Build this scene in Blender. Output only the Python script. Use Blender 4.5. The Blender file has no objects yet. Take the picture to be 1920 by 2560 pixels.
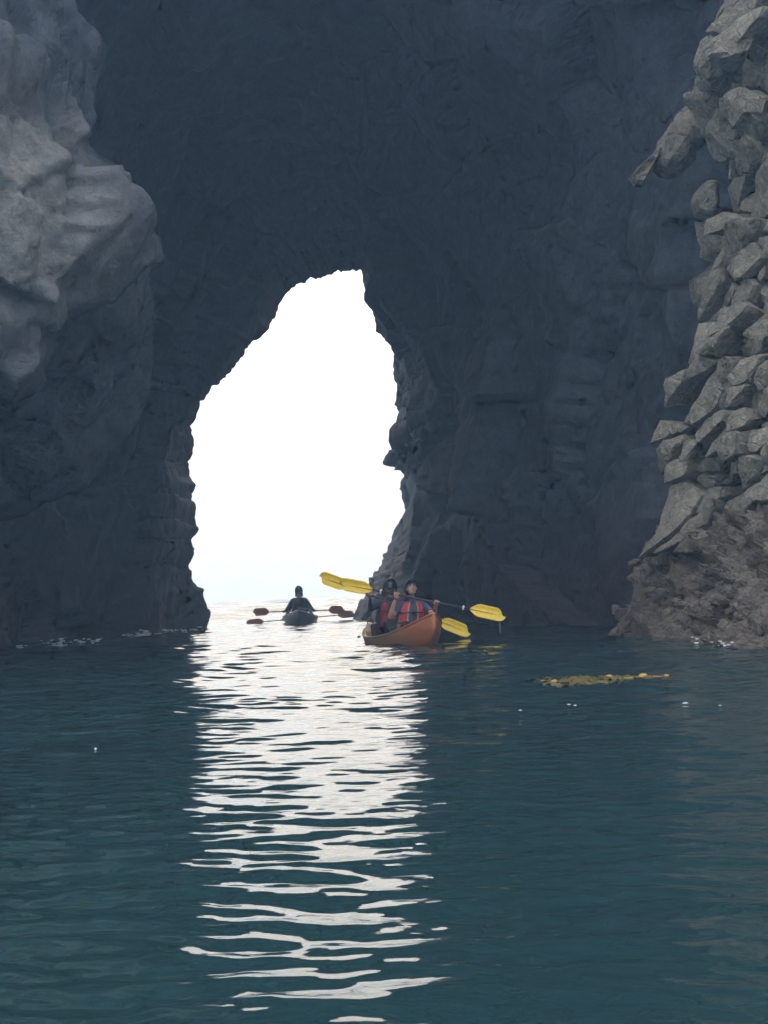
import bpy, bmesh, math, random
import numpy as np
from mathutils import Vector, Matrix

R = math.radians
random.seed(7)
RNG = np.random.default_rng(7)
scene = bpy.context.scene
COL = scene.collection

# ------------------------------------------------------------------ camera
CAM_H, FPX = 0.85, 4000.0
PITCH, ROLL = math.atan(196.6 / FPX), R(2.5)
cam_d = bpy.data.cameras.new('camera')
cam = bpy.data.objects.new('camera', cam_d)
COL.objects.link(cam)
cam_d.sensor_fit = 'VERTICAL'
cam_d.sensor_height = 24.0
cam_d.lens = 24.0 * FPX / 2560.0
cam_d.clip_start, cam_d.clip_end = 0.05, 5000
FW = Vector((0, math.cos(PITCH), math.sin(PITCH)))
_r0, _u0 = Vector((1, 0, 0)), Vector((0, -math.sin(PITCH), math.cos(PITCH)))
RT = _r0 * math.cos(ROLL) - _u0 * math.sin(ROLL)
UP = _u0 * math.cos(ROLL) + _r0 * math.sin(ROLL)
M = Matrix((RT, UP, -FW)).transposed().to_4x4()
M.translation = Vector((0, 0, CAM_H))
cam.matrix_world = M
scene.camera = cam

# ------------------------------------------------------------------ sky, sun, exposure
SUN_EL, SUN_AZ = R(46), R(8)          # azimuth clockwise from +Y: beyond the cave, over the open sea
world = bpy.data.worlds.new('World')
scene.world = world
world.use_nodes = True
wn = world.node_tree
sky = wn.nodes.new('ShaderNodeTexSky')
sky.sky_type = 'NISHITA'
sky.sun_disc = False
sky.sun_elevation = SUN_EL
sky.sun_rotation = SUN_AZ
sky.air_density, sky.dust_density, sky.ozone_density = 1.0, 5.0, 1.0
bg = wn.nodes['Background']
# thin high overcast over the whole dome: an even white veil with faint cloud structure
geo = wn.nodes.new('ShaderNodeTexCoord')
cn = wn.nodes.new('ShaderNodeTexNoise'); cn.inputs['Scale'].default_value = 2.2; cn.inputs['Detail'].default_value = 6
wn.links.new(geo.outputs['Generated'], cn.inputs['Vector'])
cr = wn.nodes.new('ShaderNodeValToRGB'); wn.links.new(cn.outputs[0], cr.inputs[0])
cr.color_ramp.elements[0].position, cr.color_ramp.elements[0].color = .25, (11.2, 11.2, 11.2, 1)
cr.color_ramp.elements[1].position, cr.color_ramp.elements[1].color = .75, (13.4, 13.2, 12.7, 1)
ad = wn.nodes.new('ShaderNodeMix'); ad.data_type, ad.blend_type = 'RGBA', 'ADD'; ad.inputs[0].default_value = 1
# standard overcast luminance: (1 + 2 sin elevation) / 3 of the zenith
sz = wn.nodes.new('ShaderNodeSeparateXYZ'); wn.links.new(geo.outputs['Generated'], sz.inputs[0])
mx = wn.nodes.new('ShaderNodeMath'); mx.operation = 'MAXIMUM'; wn.links.new(sz.outputs[2], mx.inputs[0]); mx.inputs[1].default_value = 0
ml = wn.nodes.new('ShaderNodeMath'); ml.operation = 'MULTIPLY_ADD'; wn.links.new(mx.outputs[0], ml.inputs[0]); ml.inputs[1].default_value = 2 / 3; ml.inputs[2].default_value = 1 / 3
vm_ = wn.nodes.new('ShaderNodeVectorMath'); vm_.operation = 'SCALE'
wn.links.new(cr.outputs[0], vm_.inputs[0]); wn.links.new(ml.outputs[0], vm_.inputs['Scale'])
wn.links.new(sky.outputs[0], ad.inputs[6]); wn.links.new(vm_.outputs[0], ad.inputs[7])
wn.links.new(ad.outputs[2], bg.inputs[0])
bg.inputs[1].default_value = 0.11
sun_d = bpy.data.lights.new('sun', 'SUN')
sun_d.energy, sun_d.angle, sun_d.color = .6, R(14), (1.0, 0.93, 0.82)
sun = bpy.data.objects.new('sun', sun_d)
COL.objects.link(sun)
_sd = Vector((math.sin(SUN_AZ) * math.cos(SUN_EL), math.cos(SUN_AZ) * math.cos(SUN_EL), math.sin(SUN_EL)))
sun.rotation_euler = _sd.to_track_quat('Z', 'Y').to_euler()
vs = scene.view_settings
vs.view_transform, vs.look, vs.gamma, vs.exposure = 'Standard', 'None', 1.0, .72
vs.use_curve_mapping = False
cy = scene.cycles
cy.use_denoising = True
cy.use_adaptive_sampling, cy.adaptive_threshold = True, .06
cy.adaptive_min_samples = 12
cy.max_bounces, cy.diffuse_bounces, cy.glossy_bounces, cy.volume_bounces = 6, 3, 3, 1
cy.transparent_max_bounces = 8
cy.sample_clamp_indirect = 6.0
cy.caustics_reflective = cy.caustics_refractive = False

# ------------------------------------------------------------------ helpers
def P(px, py, d):
    """the point of the place at depth d (world y) seen at photo pixel px, py"""
    v = FW + RT * ((px - 960) / FPX) - UP * ((py - 1280) / FPX)
    v = v * (d / v.y)
    return Vector((v.x, d, CAM_H + v.z))

def W(px, py):
    """the point of the water surface at photo pixel px, py"""
    v = FW + RT * ((px - 960) / FPX) - UP * ((py - 1280) / FPX)
    v = v * (-CAM_H / v.z)
    return Vector((v.x, v.y, 0))

def hash3(ix, iy, iz, k=0):
    h = (ix.astype(np.int64) * 374761393 + iy.astype(np.int64) * 668265263 + iz.astype(np.int64) * 2147483647 + k * 974711) & 0xFFFFFFFF
    h = ((h ^ (h >> 13)) * 1274126177) & 0xFFFFFFFF
    h = ((h ^ (h >> 16)) * 2246822519) & 0xFFFFFFFF
    return ((h ^ (h >> 15)) & 0xFFFFFF) / float(0xFFFFFF)

def vnoise(p, k=0):
    i = np.floor(p).astype(np.int64); f = p - i
    u = f * f * (3 - 2 * f)
    r = 0
    for dx in (0, 1):
        for dy in (0, 1):
            for dz in (0, 1):
                w = (u[:, 0] if dx else 1 - u[:, 0]) * (u[:, 1] if dy else 1 - u[:, 1]) * (u[:, 2] if dz else 1 - u[:, 2])
                r = r + w * hash3(i[:, 0] + dx, i[:, 1] + dy, i[:, 2] + dz, k)
    return r * 2 - 1

def fbm(p, octv=4, k=0):
    a, s, r = 1.0, 1.0, 0
    for o in range(octv):
        r = r + a * vnoise(p * s + o * 17.3, k + o); a *= .5; s *= 2.03
    return r

def voro(p, k=0):
    """F1, F2, a random height per cell and a tilted facet per cell"""
    i = np.floor(p).astype(np.int64)
    n = len(p)
    f1 = np.full(n, 9.0); f2 = np.full(n, 9.0)
    hgt = np.zeros(n); fac = np.zeros(n)
    for dx in (-1, 0, 1):
        for dy in (-1, 0, 1):
            for dz in (-1, 0, 1):
                c = i + np.array([dx, dy, dz])
                h = [hash3(c[:, 0], c[:, 1], c[:, 2], k + q) for q in range(7)]
                dv = p - (c + np.stack(h[:3], 1))
                d = np.sqrt((dv ** 2).sum(1))
                m = d < f1
                f2 = np.where(m, f1, np.minimum(f2, d))
                hgt = np.where(m, h[3] * 2 - 1, hgt)
                fac = np.where(m, (dv * (np.stack(h[4:7], 1) * 2 - 1)).sum(1), fac)
                f1 = np.where(m, d, f1)
    return f1, f2, hgt, fac

def blocks(p, scale, k=0, crack=.12):
    f1, f2, h, fac = voro(p / scale, k)
    c = np.clip((f2 - f1) / crack, 0, 1)
    return (h * .55 + fac * .9) * scale, (1 - c)

def mesh_obj(name, verts, faces, mat=None, parent=None, smooth=False):
    me = bpy.data.meshes.new(name)
    verts = np.asarray(verts, dtype=np.float32)
    me.from_pydata(verts.tolist() if len(verts) < 2000 else verts, [], faces)
    me.update()
    if smooth: me.shade_smooth()
    for m in (mat if isinstance(mat, (list, tuple)) else [mat]):
        if m: me.materials.append(m)
    o = bpy.data.objects.new(name, me)
    COL.objects.link(o)
    if parent: o.parent = parent
    return o

def grid_obj(name, V, mat, parent=None, smooth=False, flip=False):
    """V: rows x cols x 3"""
    nr, nc = V.shape[:2]
    me = bpy.data.meshes.new(name)
    idx = np.arange(nr * nc).reshape(nr, nc)
    q = np.stack([idx[:-1, :-1], idx[:-1, 1:], idx[1:, 1:], idx[1:, :-1]], -1).reshape(-1, 4)
    if flip: q = q[:, ::-1]
    me.vertices.add(nr * nc); me.vertices.foreach_set('co', V.reshape(-1).astype(np.float32))
    me.loops.add(q.size); me.loops.foreach_set('vertex_index', q.reshape(-1).astype(np.int32))
    me.polygons.add(len(q)); me.polygons.foreach_set('loop_start', np.arange(0, q.size, 4, dtype=np.int32))
    me.update(calc_edges=True); me.validate()
    if smooth: me.shade_smooth()
    else: me.shade_flat()
    me.materials.append(mat)
    o = bpy.data.objects.new(name, me); COL.objects.link(o)
    if parent: o.parent = parent
    return o

def grid_normals(V):
    du = np.gradient(V, axis=1); dv = np.gradient(V, axis=0)
    n = np.cross(du, dv)
    return n / (np.linalg.norm(n, axis=-1, keepdims=True) + 1e-9)

def tag(o, label=None, cat=None, group=None, kind=None):
    if label: o['label'] = label
    if cat: o['category'] = cat
    if group: o['group'] = group
    if kind: o['kind'] = kind
    return o

def empty(name, loc=(0, 0, 0)):
    o = bpy.data.objects.new(name, None); COL.objects.link(o)
    o.location = loc; o.empty_display_size = .1
    return o

# ------------------------------------------------------------------ materials
class NT:
    def __init__(s, name):
        s.m = bpy.data.materials.new(name); s.m.use_nodes = True
        s.t = s.m.node_tree; s.b = s.t.nodes['Principled BSDF']
    def n(s, typ, **kw):
        o = s.t.nodes.new(typ)
        for k, v in kw.items(): setattr(o, k, v)
        return o
    def l(s, a, b): s.t.links.new(a, b)
    def noise(s, scale, detail=5, rough=.6, vec=None, dist=0):
        o = s.n('ShaderNodeTexNoise'); o.inputs['Scale'].default_value = scale
        o.inputs['Detail'].default_value = detail; o.inputs['Roughness'].default_value = rough
        o.inputs['Distortion'].default_value = dist
        if vec: s.l(vec, o.inputs['Vector'])
        return o
    def ramp(s, fac, stops):
        o = s.n('ShaderNodeValToRGB'); s.l(fac, o.inputs[0])
        e = o.color_ramp.elements
        while len(e) < len(stops): e.new(.5)
        for i, (p, c) in enumerate(stops):
            e[i].position = p; e[i].color = (*c, 1) if len(c) == 3 else c
        return o
    def mix(s, fac, a, b, mode='MIX'):
        o = s.n('ShaderNodeMix', data_type='RGBA', blend_type=mode)
        for sock, v in ((o.inputs[0], fac), (o.inputs[6], a), (o.inputs[7], b)):
            if hasattr(v, 'links') or hasattr(v, 'is_linked'): s.l(v, sock)
            else: sock.default_value = v if not isinstance(v, tuple) else (*v, 1)
        return o.outputs[2]
    def bump(s, h, strength, dist, prev=None):
        o = s.n('ShaderNodeBump'); o.inputs['Strength'].default_value = strength
        o.inputs['Distance'].default_value = dist; s.l(h, o.inputs['Height'])
        if prev: s.l(prev, o.inputs['Normal'])
        return o.outputs[0]

def rock_mat(name, dark, mid, pale, tide=None, scale=1.0, rough=.85, bump=1.0, crack=.3):
    t = NT(name)
    pos = t.n('ShaderNodeNewGeometry').outputs['Position']
    n1 = t.noise(.9 * scale, 3, .62, pos)
    n2 = t.noise(7 * scale, 4, .7, pos)
    n3 = t.noise(38 * scale, 2, .7, pos)
    c = t.ramp(n1.outputs[0], [(.3, dark), (.52, mid), (.74, pale)]).outputs[0]
    c = t.mix(.55, c, t.ramp(n2.outputs[0], [(.32, tuple(v * .55 for v in dark)), (.55, mid), (.72, tuple(min(1, v * 1.15) for v in pale))]).outputs[0])
    sp = t.ramp(n3.outputs[0], [(.6, (0, 0, 0)), (.75, (1, 1, 1))]).outputs[0]
    c = t.mix(sp, c, tuple(min(1, v * 1.25) for v in pale))
    if tide:
        sx = t.n('ShaderNodeSeparateXYZ'); t.l(pos, sx.inputs[0])
        ad = t.n('ShaderNodeMath', operation='MULTIPLY_ADD'); t.l(n2.outputs[0], ad.inputs[0]); ad.inputs[1].default_value = -1.2
        t.l(sx.outputs[2], ad.inputs[2])
        mr = t.n('ShaderNodeMapRange'); t.l(ad.outputs[0], mr.inputs[0])
        mr.inputs[1].default_value = tide[1]; mr.inputs[2].default_value = tide[2]; mr.inputs[3].default_value = 1; mr.inputs[4].default_value = 0
        tc = t.ramp(n3.outputs[0], [(.35, tuple(v * .5 for v in tide[0])), (.65, tide[0])]).outputs[0]
        c = t.mix(mr.outputs[0], c, tc)
    t.l(c, t.b.inputs['Base Color'])
    t.b.inputs['Roughness'].default_value = rough
    t.b.inputs['Specular IOR Level'].default_value = .3
    wv_ = t.mix(.25, pos, n1.outputs['Color'], 'ADD')
    ck = t.n('ShaderNodeTexVoronoi', feature='DISTANCE_TO_EDGE'); ck.inputs['Scale'].default_value = 1.9 * scale; t.l(wv_, ck.inputs['Vector'])
    mn = t.n('ShaderNodeMath', operation='MINIMUM'); t.l(ck.outputs['Distance'], mn.inputs[0]); mn.inputs[1].default_value = .05
    h1 = t.n('ShaderNodeMath', operation='MULTIPLY_ADD'); t.l(mn.outputs[0], h1.inputs[0]); h1.inputs[1].default_value = crack
    h2 = t.n('ShaderNodeMath', operation='MULTIPLY_ADD'); t.l(n2.outputs[0], h2.inputs[0]); h2.inputs[1].default_value = .075
    h3 = t.n('ShaderNodeMath', operation='MULTIPLY'); t.l(n3.outputs[0], h3.inputs[0]); h3.inputs[1].default_value = .012
    t.l(h3.outputs[0], h2.inputs[2]); t.l(h2.outputs[0], h1.inputs[2])
    b = t.bump(h1.outputs[0], 1.0, bump)
    t.l(b, t.b.inputs['Normal'])
    return t.m

def glare_patch_rock(name, dark_cols, glare_cols, centre, radii):  # misty glare painted as a soft pale patch over the dark rock colour
    m = rock_mat(name, *glare_cols, None, 1.0, .85, .7, .10)
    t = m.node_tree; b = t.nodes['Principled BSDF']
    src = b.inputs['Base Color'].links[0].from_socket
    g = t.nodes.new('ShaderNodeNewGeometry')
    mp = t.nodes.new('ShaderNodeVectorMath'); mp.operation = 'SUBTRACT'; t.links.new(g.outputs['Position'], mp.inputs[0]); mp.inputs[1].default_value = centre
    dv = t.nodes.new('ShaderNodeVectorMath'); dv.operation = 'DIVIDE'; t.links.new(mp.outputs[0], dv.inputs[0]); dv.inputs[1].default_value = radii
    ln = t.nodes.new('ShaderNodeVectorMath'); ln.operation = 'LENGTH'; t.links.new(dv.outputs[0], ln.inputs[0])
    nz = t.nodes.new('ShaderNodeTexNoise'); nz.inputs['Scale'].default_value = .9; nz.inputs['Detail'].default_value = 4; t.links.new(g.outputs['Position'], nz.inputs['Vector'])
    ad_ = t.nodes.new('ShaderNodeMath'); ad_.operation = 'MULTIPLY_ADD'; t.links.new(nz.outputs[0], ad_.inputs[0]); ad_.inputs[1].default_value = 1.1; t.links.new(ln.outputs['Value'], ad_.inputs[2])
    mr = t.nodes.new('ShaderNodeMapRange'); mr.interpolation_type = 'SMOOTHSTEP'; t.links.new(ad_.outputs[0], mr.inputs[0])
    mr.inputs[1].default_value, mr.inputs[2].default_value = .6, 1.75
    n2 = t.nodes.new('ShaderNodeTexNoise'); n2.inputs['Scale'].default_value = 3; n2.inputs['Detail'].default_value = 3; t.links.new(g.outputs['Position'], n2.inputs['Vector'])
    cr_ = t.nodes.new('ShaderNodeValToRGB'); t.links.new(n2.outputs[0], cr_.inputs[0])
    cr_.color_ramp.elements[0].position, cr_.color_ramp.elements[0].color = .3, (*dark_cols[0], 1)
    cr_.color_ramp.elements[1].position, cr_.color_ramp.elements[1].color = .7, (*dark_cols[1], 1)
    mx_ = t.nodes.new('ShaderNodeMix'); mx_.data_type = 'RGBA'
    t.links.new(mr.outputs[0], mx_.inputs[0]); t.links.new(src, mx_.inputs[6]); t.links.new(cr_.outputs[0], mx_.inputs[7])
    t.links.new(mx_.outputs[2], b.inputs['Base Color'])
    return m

def plain(name, col, rough=.5, var=.12, scale=30, spec=.5, sub=0):
    t = NT(name)
    tc = t.n('ShaderNodeTexCoord').outputs['Object']
    n = t.noise(scale, 4, .6, tc)
    c = t.ramp(n.outputs[0], [(.3, tuple(v * (1 - var) for v in col)), (.7, tuple(min(1, v * (1 + var)) for v in col))]).outputs[0]
    t.l(c, t.b.inputs['Base Color'])
    r = t.ramp(n.outputs[0], [(.3, (rough * .8,) * 3), (.7, (min(1, rough * 1.2),) * 3)]).outputs[0]
    t.l(r, t.b.inputs['Roughness'])
    t.b.inputs['Specular IOR Level'].default_value = spec
    return t.m

MAT_CLIFF = rock_mat('cliff_rock', (.125, .118, .10), (.27, .253, .21), (.47, .435, .35), ((.18, .15, .128), .3, 1.1), 1.6)
MAT_LEFT_GLARE = glare_patch_rock('buttress_glare_rock', ((.045, .054, .074), (.085, .098, .125)), ((.16, .157, .152), (.27, .265, .252), (.39, .38, .35)), P(60, 460, 19.6), (2.0, 4.2, 2.7))
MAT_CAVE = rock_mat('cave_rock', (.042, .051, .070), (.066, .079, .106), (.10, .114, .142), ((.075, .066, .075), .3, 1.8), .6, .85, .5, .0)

def water_mat():
    t = NT('sea_water')
    t.b.inputs['Base Color'].default_value = (.013, .038, .045, 1)
    t.b.inputs['Roughness'].default_value = .03
    t.b.inputs['IOR'].default_value = 1.333
    pos = t.n('ShaderNodeNewGeometry').outputs['Position']
    mp = t.n('ShaderNodeMapping'); mp.inputs['Scale'].default_value = (4, 12, 4); t.l(pos, mp.inputs[0])
    n = t.noise(1, 3, .5, mp.outputs[0])
    t.l(t.bump(n.outputs[0], .10, .012), t.b.inputs['Normal'])
    return t.m
MAT_WATER = water_mat()

# ------------------------------------------------------------------ sea
def wave_height(x, y):
    rg = np.random.default_rng(11)
    z = np.zeros_like(x)
    dy = np.maximum(np.gradient(y, axis=0), 1e-3)
    # groups of ripples: crests mostly across the view
    patch = .8 + .2 * np.clip(np.sin(x * .75 + y * .33 + 1.3) + np.sin(x * .31 - y * .81) + np.sin(y * .55 + .4 * x + 2), -1, 1)
    for i in range(84):
        lam = 0.06 * (1.6 / 0.06) ** (i / 83.0)
        th = rg.normal(.03, .85 if lam < .16 or lam > .6 else .44) + (math.pi if rg.random() < .3 else 0)
        k = 2 * math.pi / lam
        slope = .0255 * math.exp(-(math.log(lam / .19) / 1.1) ** 2) + .002
        slope = slope + .021 * math.exp(-(math.log(lam / .85) / .5) ** 2) * np.clip((y - 7) / 11, 0, 1)
        a = slope / k
        ph = rg.random() * 6.283
        fade = np.clip((lam / dy - 2.5) / 3.0, 0, 1)
        z += a * fade * (patch if lam < .9 else 1) * np.sin(k * (math.sin(th) * x + math.cos(th) * y) + ph)
    out = np.clip((y - 52) / 25, 0, 1)
    for i in range(26):
        lam = .9 * (7 / .9) ** (i / 25.0)
        th = rg.normal(0, .4); k = 2 * math.pi / lam
        fade = np.clip((lam / dy - 3.0) / 3.0, 0, 1)
        z += (.002 + .062 * out) / k * 1.3 * fade * np.sin(k * (math.sin(th) * x + math.cos(th) * y) + rg.random() * 6.283)
    return z

ys = [-1250.0]
y = -1250.0
while y < -2.0:
    y += max(.25, .12 * abs(y)); ys.append(y)
while y < 1250:
    a = abs(y)
    y += (.008 + .0023 * max(0, a - 1.0)) if y > 0.6 and y < 60 else (.06 if y <= .6 else (.0042 if y < 260 else .014) * y)
    ys.append(y)
ys = np.array(ys)
s_in = np.linspace(-.36, .36, 401)
s_out = .36 * (1.22 ** np.arange(1, 36))
ss = np.concatenate([-s_out[::-1], s_in, s_out])
YY, SS = np.meshgrid(ys, ss, indexing='ij')
XX = np.clip(SS * np.maximum(YY + 4, 3.0), -1250, 1250)
ZZ = wave_height(XX, YY)
ZZ = np.where(np.abs(SS) > .37, ZZ * np.clip(1 - (np.abs(SS) - .37) * 2, 0, 1), ZZ)
sea = grid_obj('sea', np.stack([XX, YY, ZZ], -1), MAT_WATER, smooth=True)
tag(sea, 'dark teal rippled sea water reflecting the bright cave opening', kind='structure')

# ------------------------------------------------------------------ cave
TRACE = [(515, 1571), (521, 1555), (527, 1536), (519, 1518), (509, 1502), (508, 1485), (505, 1467), (493, 1461), (480, 1452), (480, 1427), (484, 1400), (486, 1372), (481, 1355),
         (488, 1340), (495, 1326), (490, 1310), (486, 1292), (484, 1250), (482, 1212), (478, 1180), (476, 1153), (479, 1130), (482, 1106), (484, 1081), (476, 1064),
         (484, 1050), (493, 1035), (499, 1015), (510, 997), (535, 972), (560, 950), (586, 925), (596, 908), (611, 891), (613, 880), (622, 868), (645, 848), (670, 828), (678, 806), (695, 786),
         (698, 775), (695, 765), (712, 742), (733, 718), (755, 706), (778, 698), (792, 701), (805, 705), (815, 698), (826, 684), (840, 682), (852, 686), (855, 690), (858, 680), (880, 677), (904, 676),
         (906, 698), (911, 718), (918, 735), (923, 760), (944, 765), (944, 774), (938, 790), (940, 810), (942, 832), (960, 848), (982, 866), (988, 884), (999, 904), (996, 910), (980, 916), (986, 940), (991, 963), (992, 990),
         (988, 1013), (999, 1026), (1008, 1035), (1010, 1046), (1019, 1049), (1016, 1055), (1003, 1064), (998, 1080), (997, 1102), (985, 1120), (975, 1138), (959, 1153), (962, 1160), (970, 1167), (990, 1175), (1008, 1182),
         (1008, 1200), (1003, 1220), (1006, 1240), (1009, 1258), (1014, 1283), (1008, 1300), (1005, 1317), (986, 1324), (980, 1345), (970, 1372), (958, 1392), (945, 1415), (933, 1435), (923, 1452), (916, 1472), (908, 1488), (898, 1500), (892, 1511), (886, 1525), (884, 1540), (880, 1552)]
def exit_pt(px, py):
    return P(px, py, 45.3 + 6.7 * min(1, max(0, (px - 480) / 530)))
NCT = 460
ex = [exit_pt(*q) for q in TRACE]
ex = [Vector((ex[0].x, ex[0].y, -2))] + ex + [Vector((ex[-1].x - .3, ex[-1].y, -2))]
ex = np.array([list(v) for v in ex])
seg = np.r_[0, np.cumsum(np.linalg.norm(np.diff(ex, axis=0), axis=1))]
tt = np.linspace(0, seg[-1], NCT)
E = np.stack([np.interp(tt, seg, ex[:, k]) for k in range(3)], 1)
E0 = E.copy()
jag = fbm(E * 3.2, 4, 3)[:, None] * .08 + fbm(E * 9, 3, 5)[:, None] * .05
cen = np.array([-2.6, 0, 4.2])
od = E - cen; od[:, 1] = 0; od /= np.linalg.norm(od, axis=1, keepdims=True)
E = E + od * jag
def land(px, py):
    p = np.array(list(exit_pt(px, py))); return int(np.argmin(((E0 - p) ** 2).sum(1)))
LM = [0, land(476, 1064), land(733, 718), land(904, 676), land(999, 904), land(1009, 1258), NCT - 1]
def section(d, pts):
    o = np.zeros((NCT, 3)); u = np.arange(NCT)
    pts = np.array(pts)
    # smooth interpolation through the seven landmarks
    for k in range(2):
        o[:, 2 * k] = np.interp(u, LM, pts[:, k])
    ker = np.ones(41) / 41
    for k in (0, 2):
        pad = np.r_[2 * o[0, k] - o[20:0:-1, k], o[:, k], 2 * o[-1, k] - o[-2:-22:-1, k]]
        o[:, k] = np.convolve(pad, ker, 'valid')
    o[:, 1] = d
    return o
SECT = [
    section(22.9, [(-12.5, -2), (-13, 7), (-9, 13.4), (0, 14.8), (8, 11.5), (8.5, 6), (7.5, -2)]),
    section(24.2, [(-10.2, -2), (-11, 7), (-7.5, 13.4), (0, 14.8), (6.2, 11.5), (6.6, 6), (5.6, -2)]),
    section(27, [(-9.0, -2), (-10, 6.5), (-6.5, 13.2), (-.5, 14.6), (5, 11.5), (5.5, 5), (4.4, -2)]),
    section(32, [(-8.0, -2), (-8.6, 6), (-5.6, 12.8), (-.5, 14.2), (3.2, 10.5), (3.6, 5), (2.3, -2)]),
    section(40, [(-7.2, -2), (-7.3, 5.6), (-4.3, 11.2), (-1, 12.8), (1.4, 8.6), (1.7, 4.5), (.9, -2)]),
]
pre = E + (SECT[-1] - E) * np.array([.25, .25, .25])   # just inside the exit
ctrl = SECT + [pre, E]
dens = [12, 12, 40, 48, 48, 40]
rows = []
for a, b, n in zip(ctrl[:-1], ctrl[1:], dens):
    for i in range(n):
        rows.append(a + (b - a) * (i / n))
rows.append(E)
Vc = np.array(rows)
# relax the creases between sections, keeping the two ends
n_keep = 6
for _ in range(10):
    Vs = Vc.copy()
    Vs[1:-n_keep] = (Vc[:-n_keep - 1] + 2 * Vc[1:-n_keep] + Vc[2:-n_keep + 1]) / 4
    Vc = Vs
nor = grid_normals(Vc)
inward = np.array([-1.5, 0, 4.0]) - Vc; inward[..., 1] = 0
nor *= np.sign((nor * inward).sum(-1, keepdims=True))
pf = Vc.reshape(-1, 3)
b1, c1 = blocks(pf, 2.6, 1, .1)
b2, c2 = blocks(pf + 5, .95, 2, .12)
b3, c3 = blocks(pf + 9, .38, 4, .15)
disp = b1 * .30 + b2 * .13 + b3 * .10 - c1 * .08 - c2 * .03 - c3 * .02 + fbm(pf * .25, 3, 9) * .5
rowi = np.repeat(np.arange(len(Vc)), NCT)
amp = np.clip((len(Vc) - 1 - rowi) / 40.0, 0, 1)
# stay outside the outline of the opening, right up to it
# room left between each point and the outline of the opening, seen from the water inside
Eb = np.tile(E, (len(Vc), 1)); sc_ = (Eb[:, 1] / pf[:, 1])[:, None]
eye = np.array([0, 0, .85])
rad = lambda q: np.hypot(q[:, 0] - cen[0], q[:, 2] - cen[2])
gap = (rad((pf - eye) * sc_ + eye) - rad(Eb)) / sc_[:, 0]
disp = np.minimum(disp, np.maximum(0, gap - .05) * .6)
disp = np.where(rowi > len(Vc) - 46, np.minimum(disp, .15) * amp + (1 - amp) * np.minimum(b3 * .25, 0), disp)
Vc = Vc + nor * disp.reshape(Vc.shape[:2])[..., None]
# unseen outer faces beyond the exit and round the mouth, raised to block sky light
def unseen_flange(C, scales, dy):
    out = []
    c = np.array([C[:, 0].mean(), 0, 4.0])
    for s, dd in zip(scales, dy):
        q = C.copy()
        q[:, 0] = np.clip(c[0] + (C[:, 0] - c[0]) * s, -60, 60)
        q[:, 2] = np.clip(c[2] + (C[:, 2] - c[2]) * s, -2, 34)
        q[:, 1] = C[:, 1] + dd
        n = fbm(q * .6, 4, 21)
        q[:, 1] += n * .5 * (s - 1)
        out.append(q)
    return out
fe = unseen_flange(E, (1.1, 1.3, 1.7, 2.4, 4, 12), (.9, 1.8, 2.6, 3.2, 3.6, 4))
fm = unseen_flange(Vc[0], (1.05, 1.2, 1.5, 2.2, 3.2, 5), (-.3, -.2, 0, .6, 1.5, 3))[::-1]
Vc = np.concatenate([np.array(fm), Vc, np.array(fe)])
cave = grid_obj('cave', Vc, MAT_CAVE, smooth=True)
tag(cave, 'dark basalt sea cave walls and roof around the bright opening', kind='structure')

# ------------------------------------------------------------------ left buttress
def lump(name, centre, rad, mat, seed, amps, sub=6, cut=None):
    bm = bmesh.new()
    bmesh.ops.create_icosphere(bm, subdivisions=sub, radius=1)
    v = np.array([list(q.co) for q in bm.verts])
    f = [[x.index for x in q.verts] for q in bm.faces]
    bm.free()
    p = v * np.array(rad) + np.array(centre)
    n = v / np.array(rad); n /= np.linalg.norm(n, axis=1, keepdims=True)
    d = fbm(p * .35, 3, seed) * amps[0]
    for sc, am, cr, k in amps[1]:
        b, c = blocks(p * np.array([1, 1, .8]) + k, sc, seed + k, .12)
        d += b * am - c * cr
    d += fbm(p * 1.6, 4, seed + 9) * .10
    p = p + n * d[:, None]
    return mesh_obj(name, p, f, mat, smooth=True)

but = lump('rock_buttress', (-7.7, 23.8, 6.8), (4.3, 5.0, 4.5), MAT_LEFT_GLARE, 31, (.8, ((2.1, .24, .06, 1), (.8, .20, .04, 2))), 7)
tag(but, 'overhanging rock buttress bulging from the left cave wall, misty glare painted pale on it', kind='structure')

# ------------------------------------------------------------------ right cliff: fractured blocks over a dark backing
def rough_block(bm, L, amp, seed, smooth=.35):
    """subdivide a convex block and roughen it; returns verts, faces"""
    bmesh.ops.triangulate(bm, faces=bm.faces[:])
    for _ in range(3):
        le = [e for e in bm.edges if e.calc_length() > L]
        if not le: break
        bmesh.ops.subdivide_edges(bm, edges=le, cuts=1)
        bmesh.ops.triangulate(bm, faces=bm.faces[:])
    bmesh.ops.smooth_vert(bm, verts=bm.verts[:], factor=smooth, use_axis_x=True, use_axis_y=True, use_axis_z=True)
    bm.normal_update()
    v = np.array([list(q.co) for q in bm.verts]); n = np.array([list(q.normal) for q in bm.verts])
    f = [[x.index for x in q.verts] for q in bm.faces]
    b, c = blocks(v + seed * .37, .22, seed % 50, .15)
    b2_, c2_ = blocks(v + seed * .53, .5, seed % 43, .06)
    b = b - c2_ * .10
    d = fbm(v * 2.6 + seed, 3, seed % 90) * amp + fbm(v * 9 + seed, 2, seed % 70) * amp * .35 + b * .35 * (amp / .05) * .5
    return v + n * d[:, None], f

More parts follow.
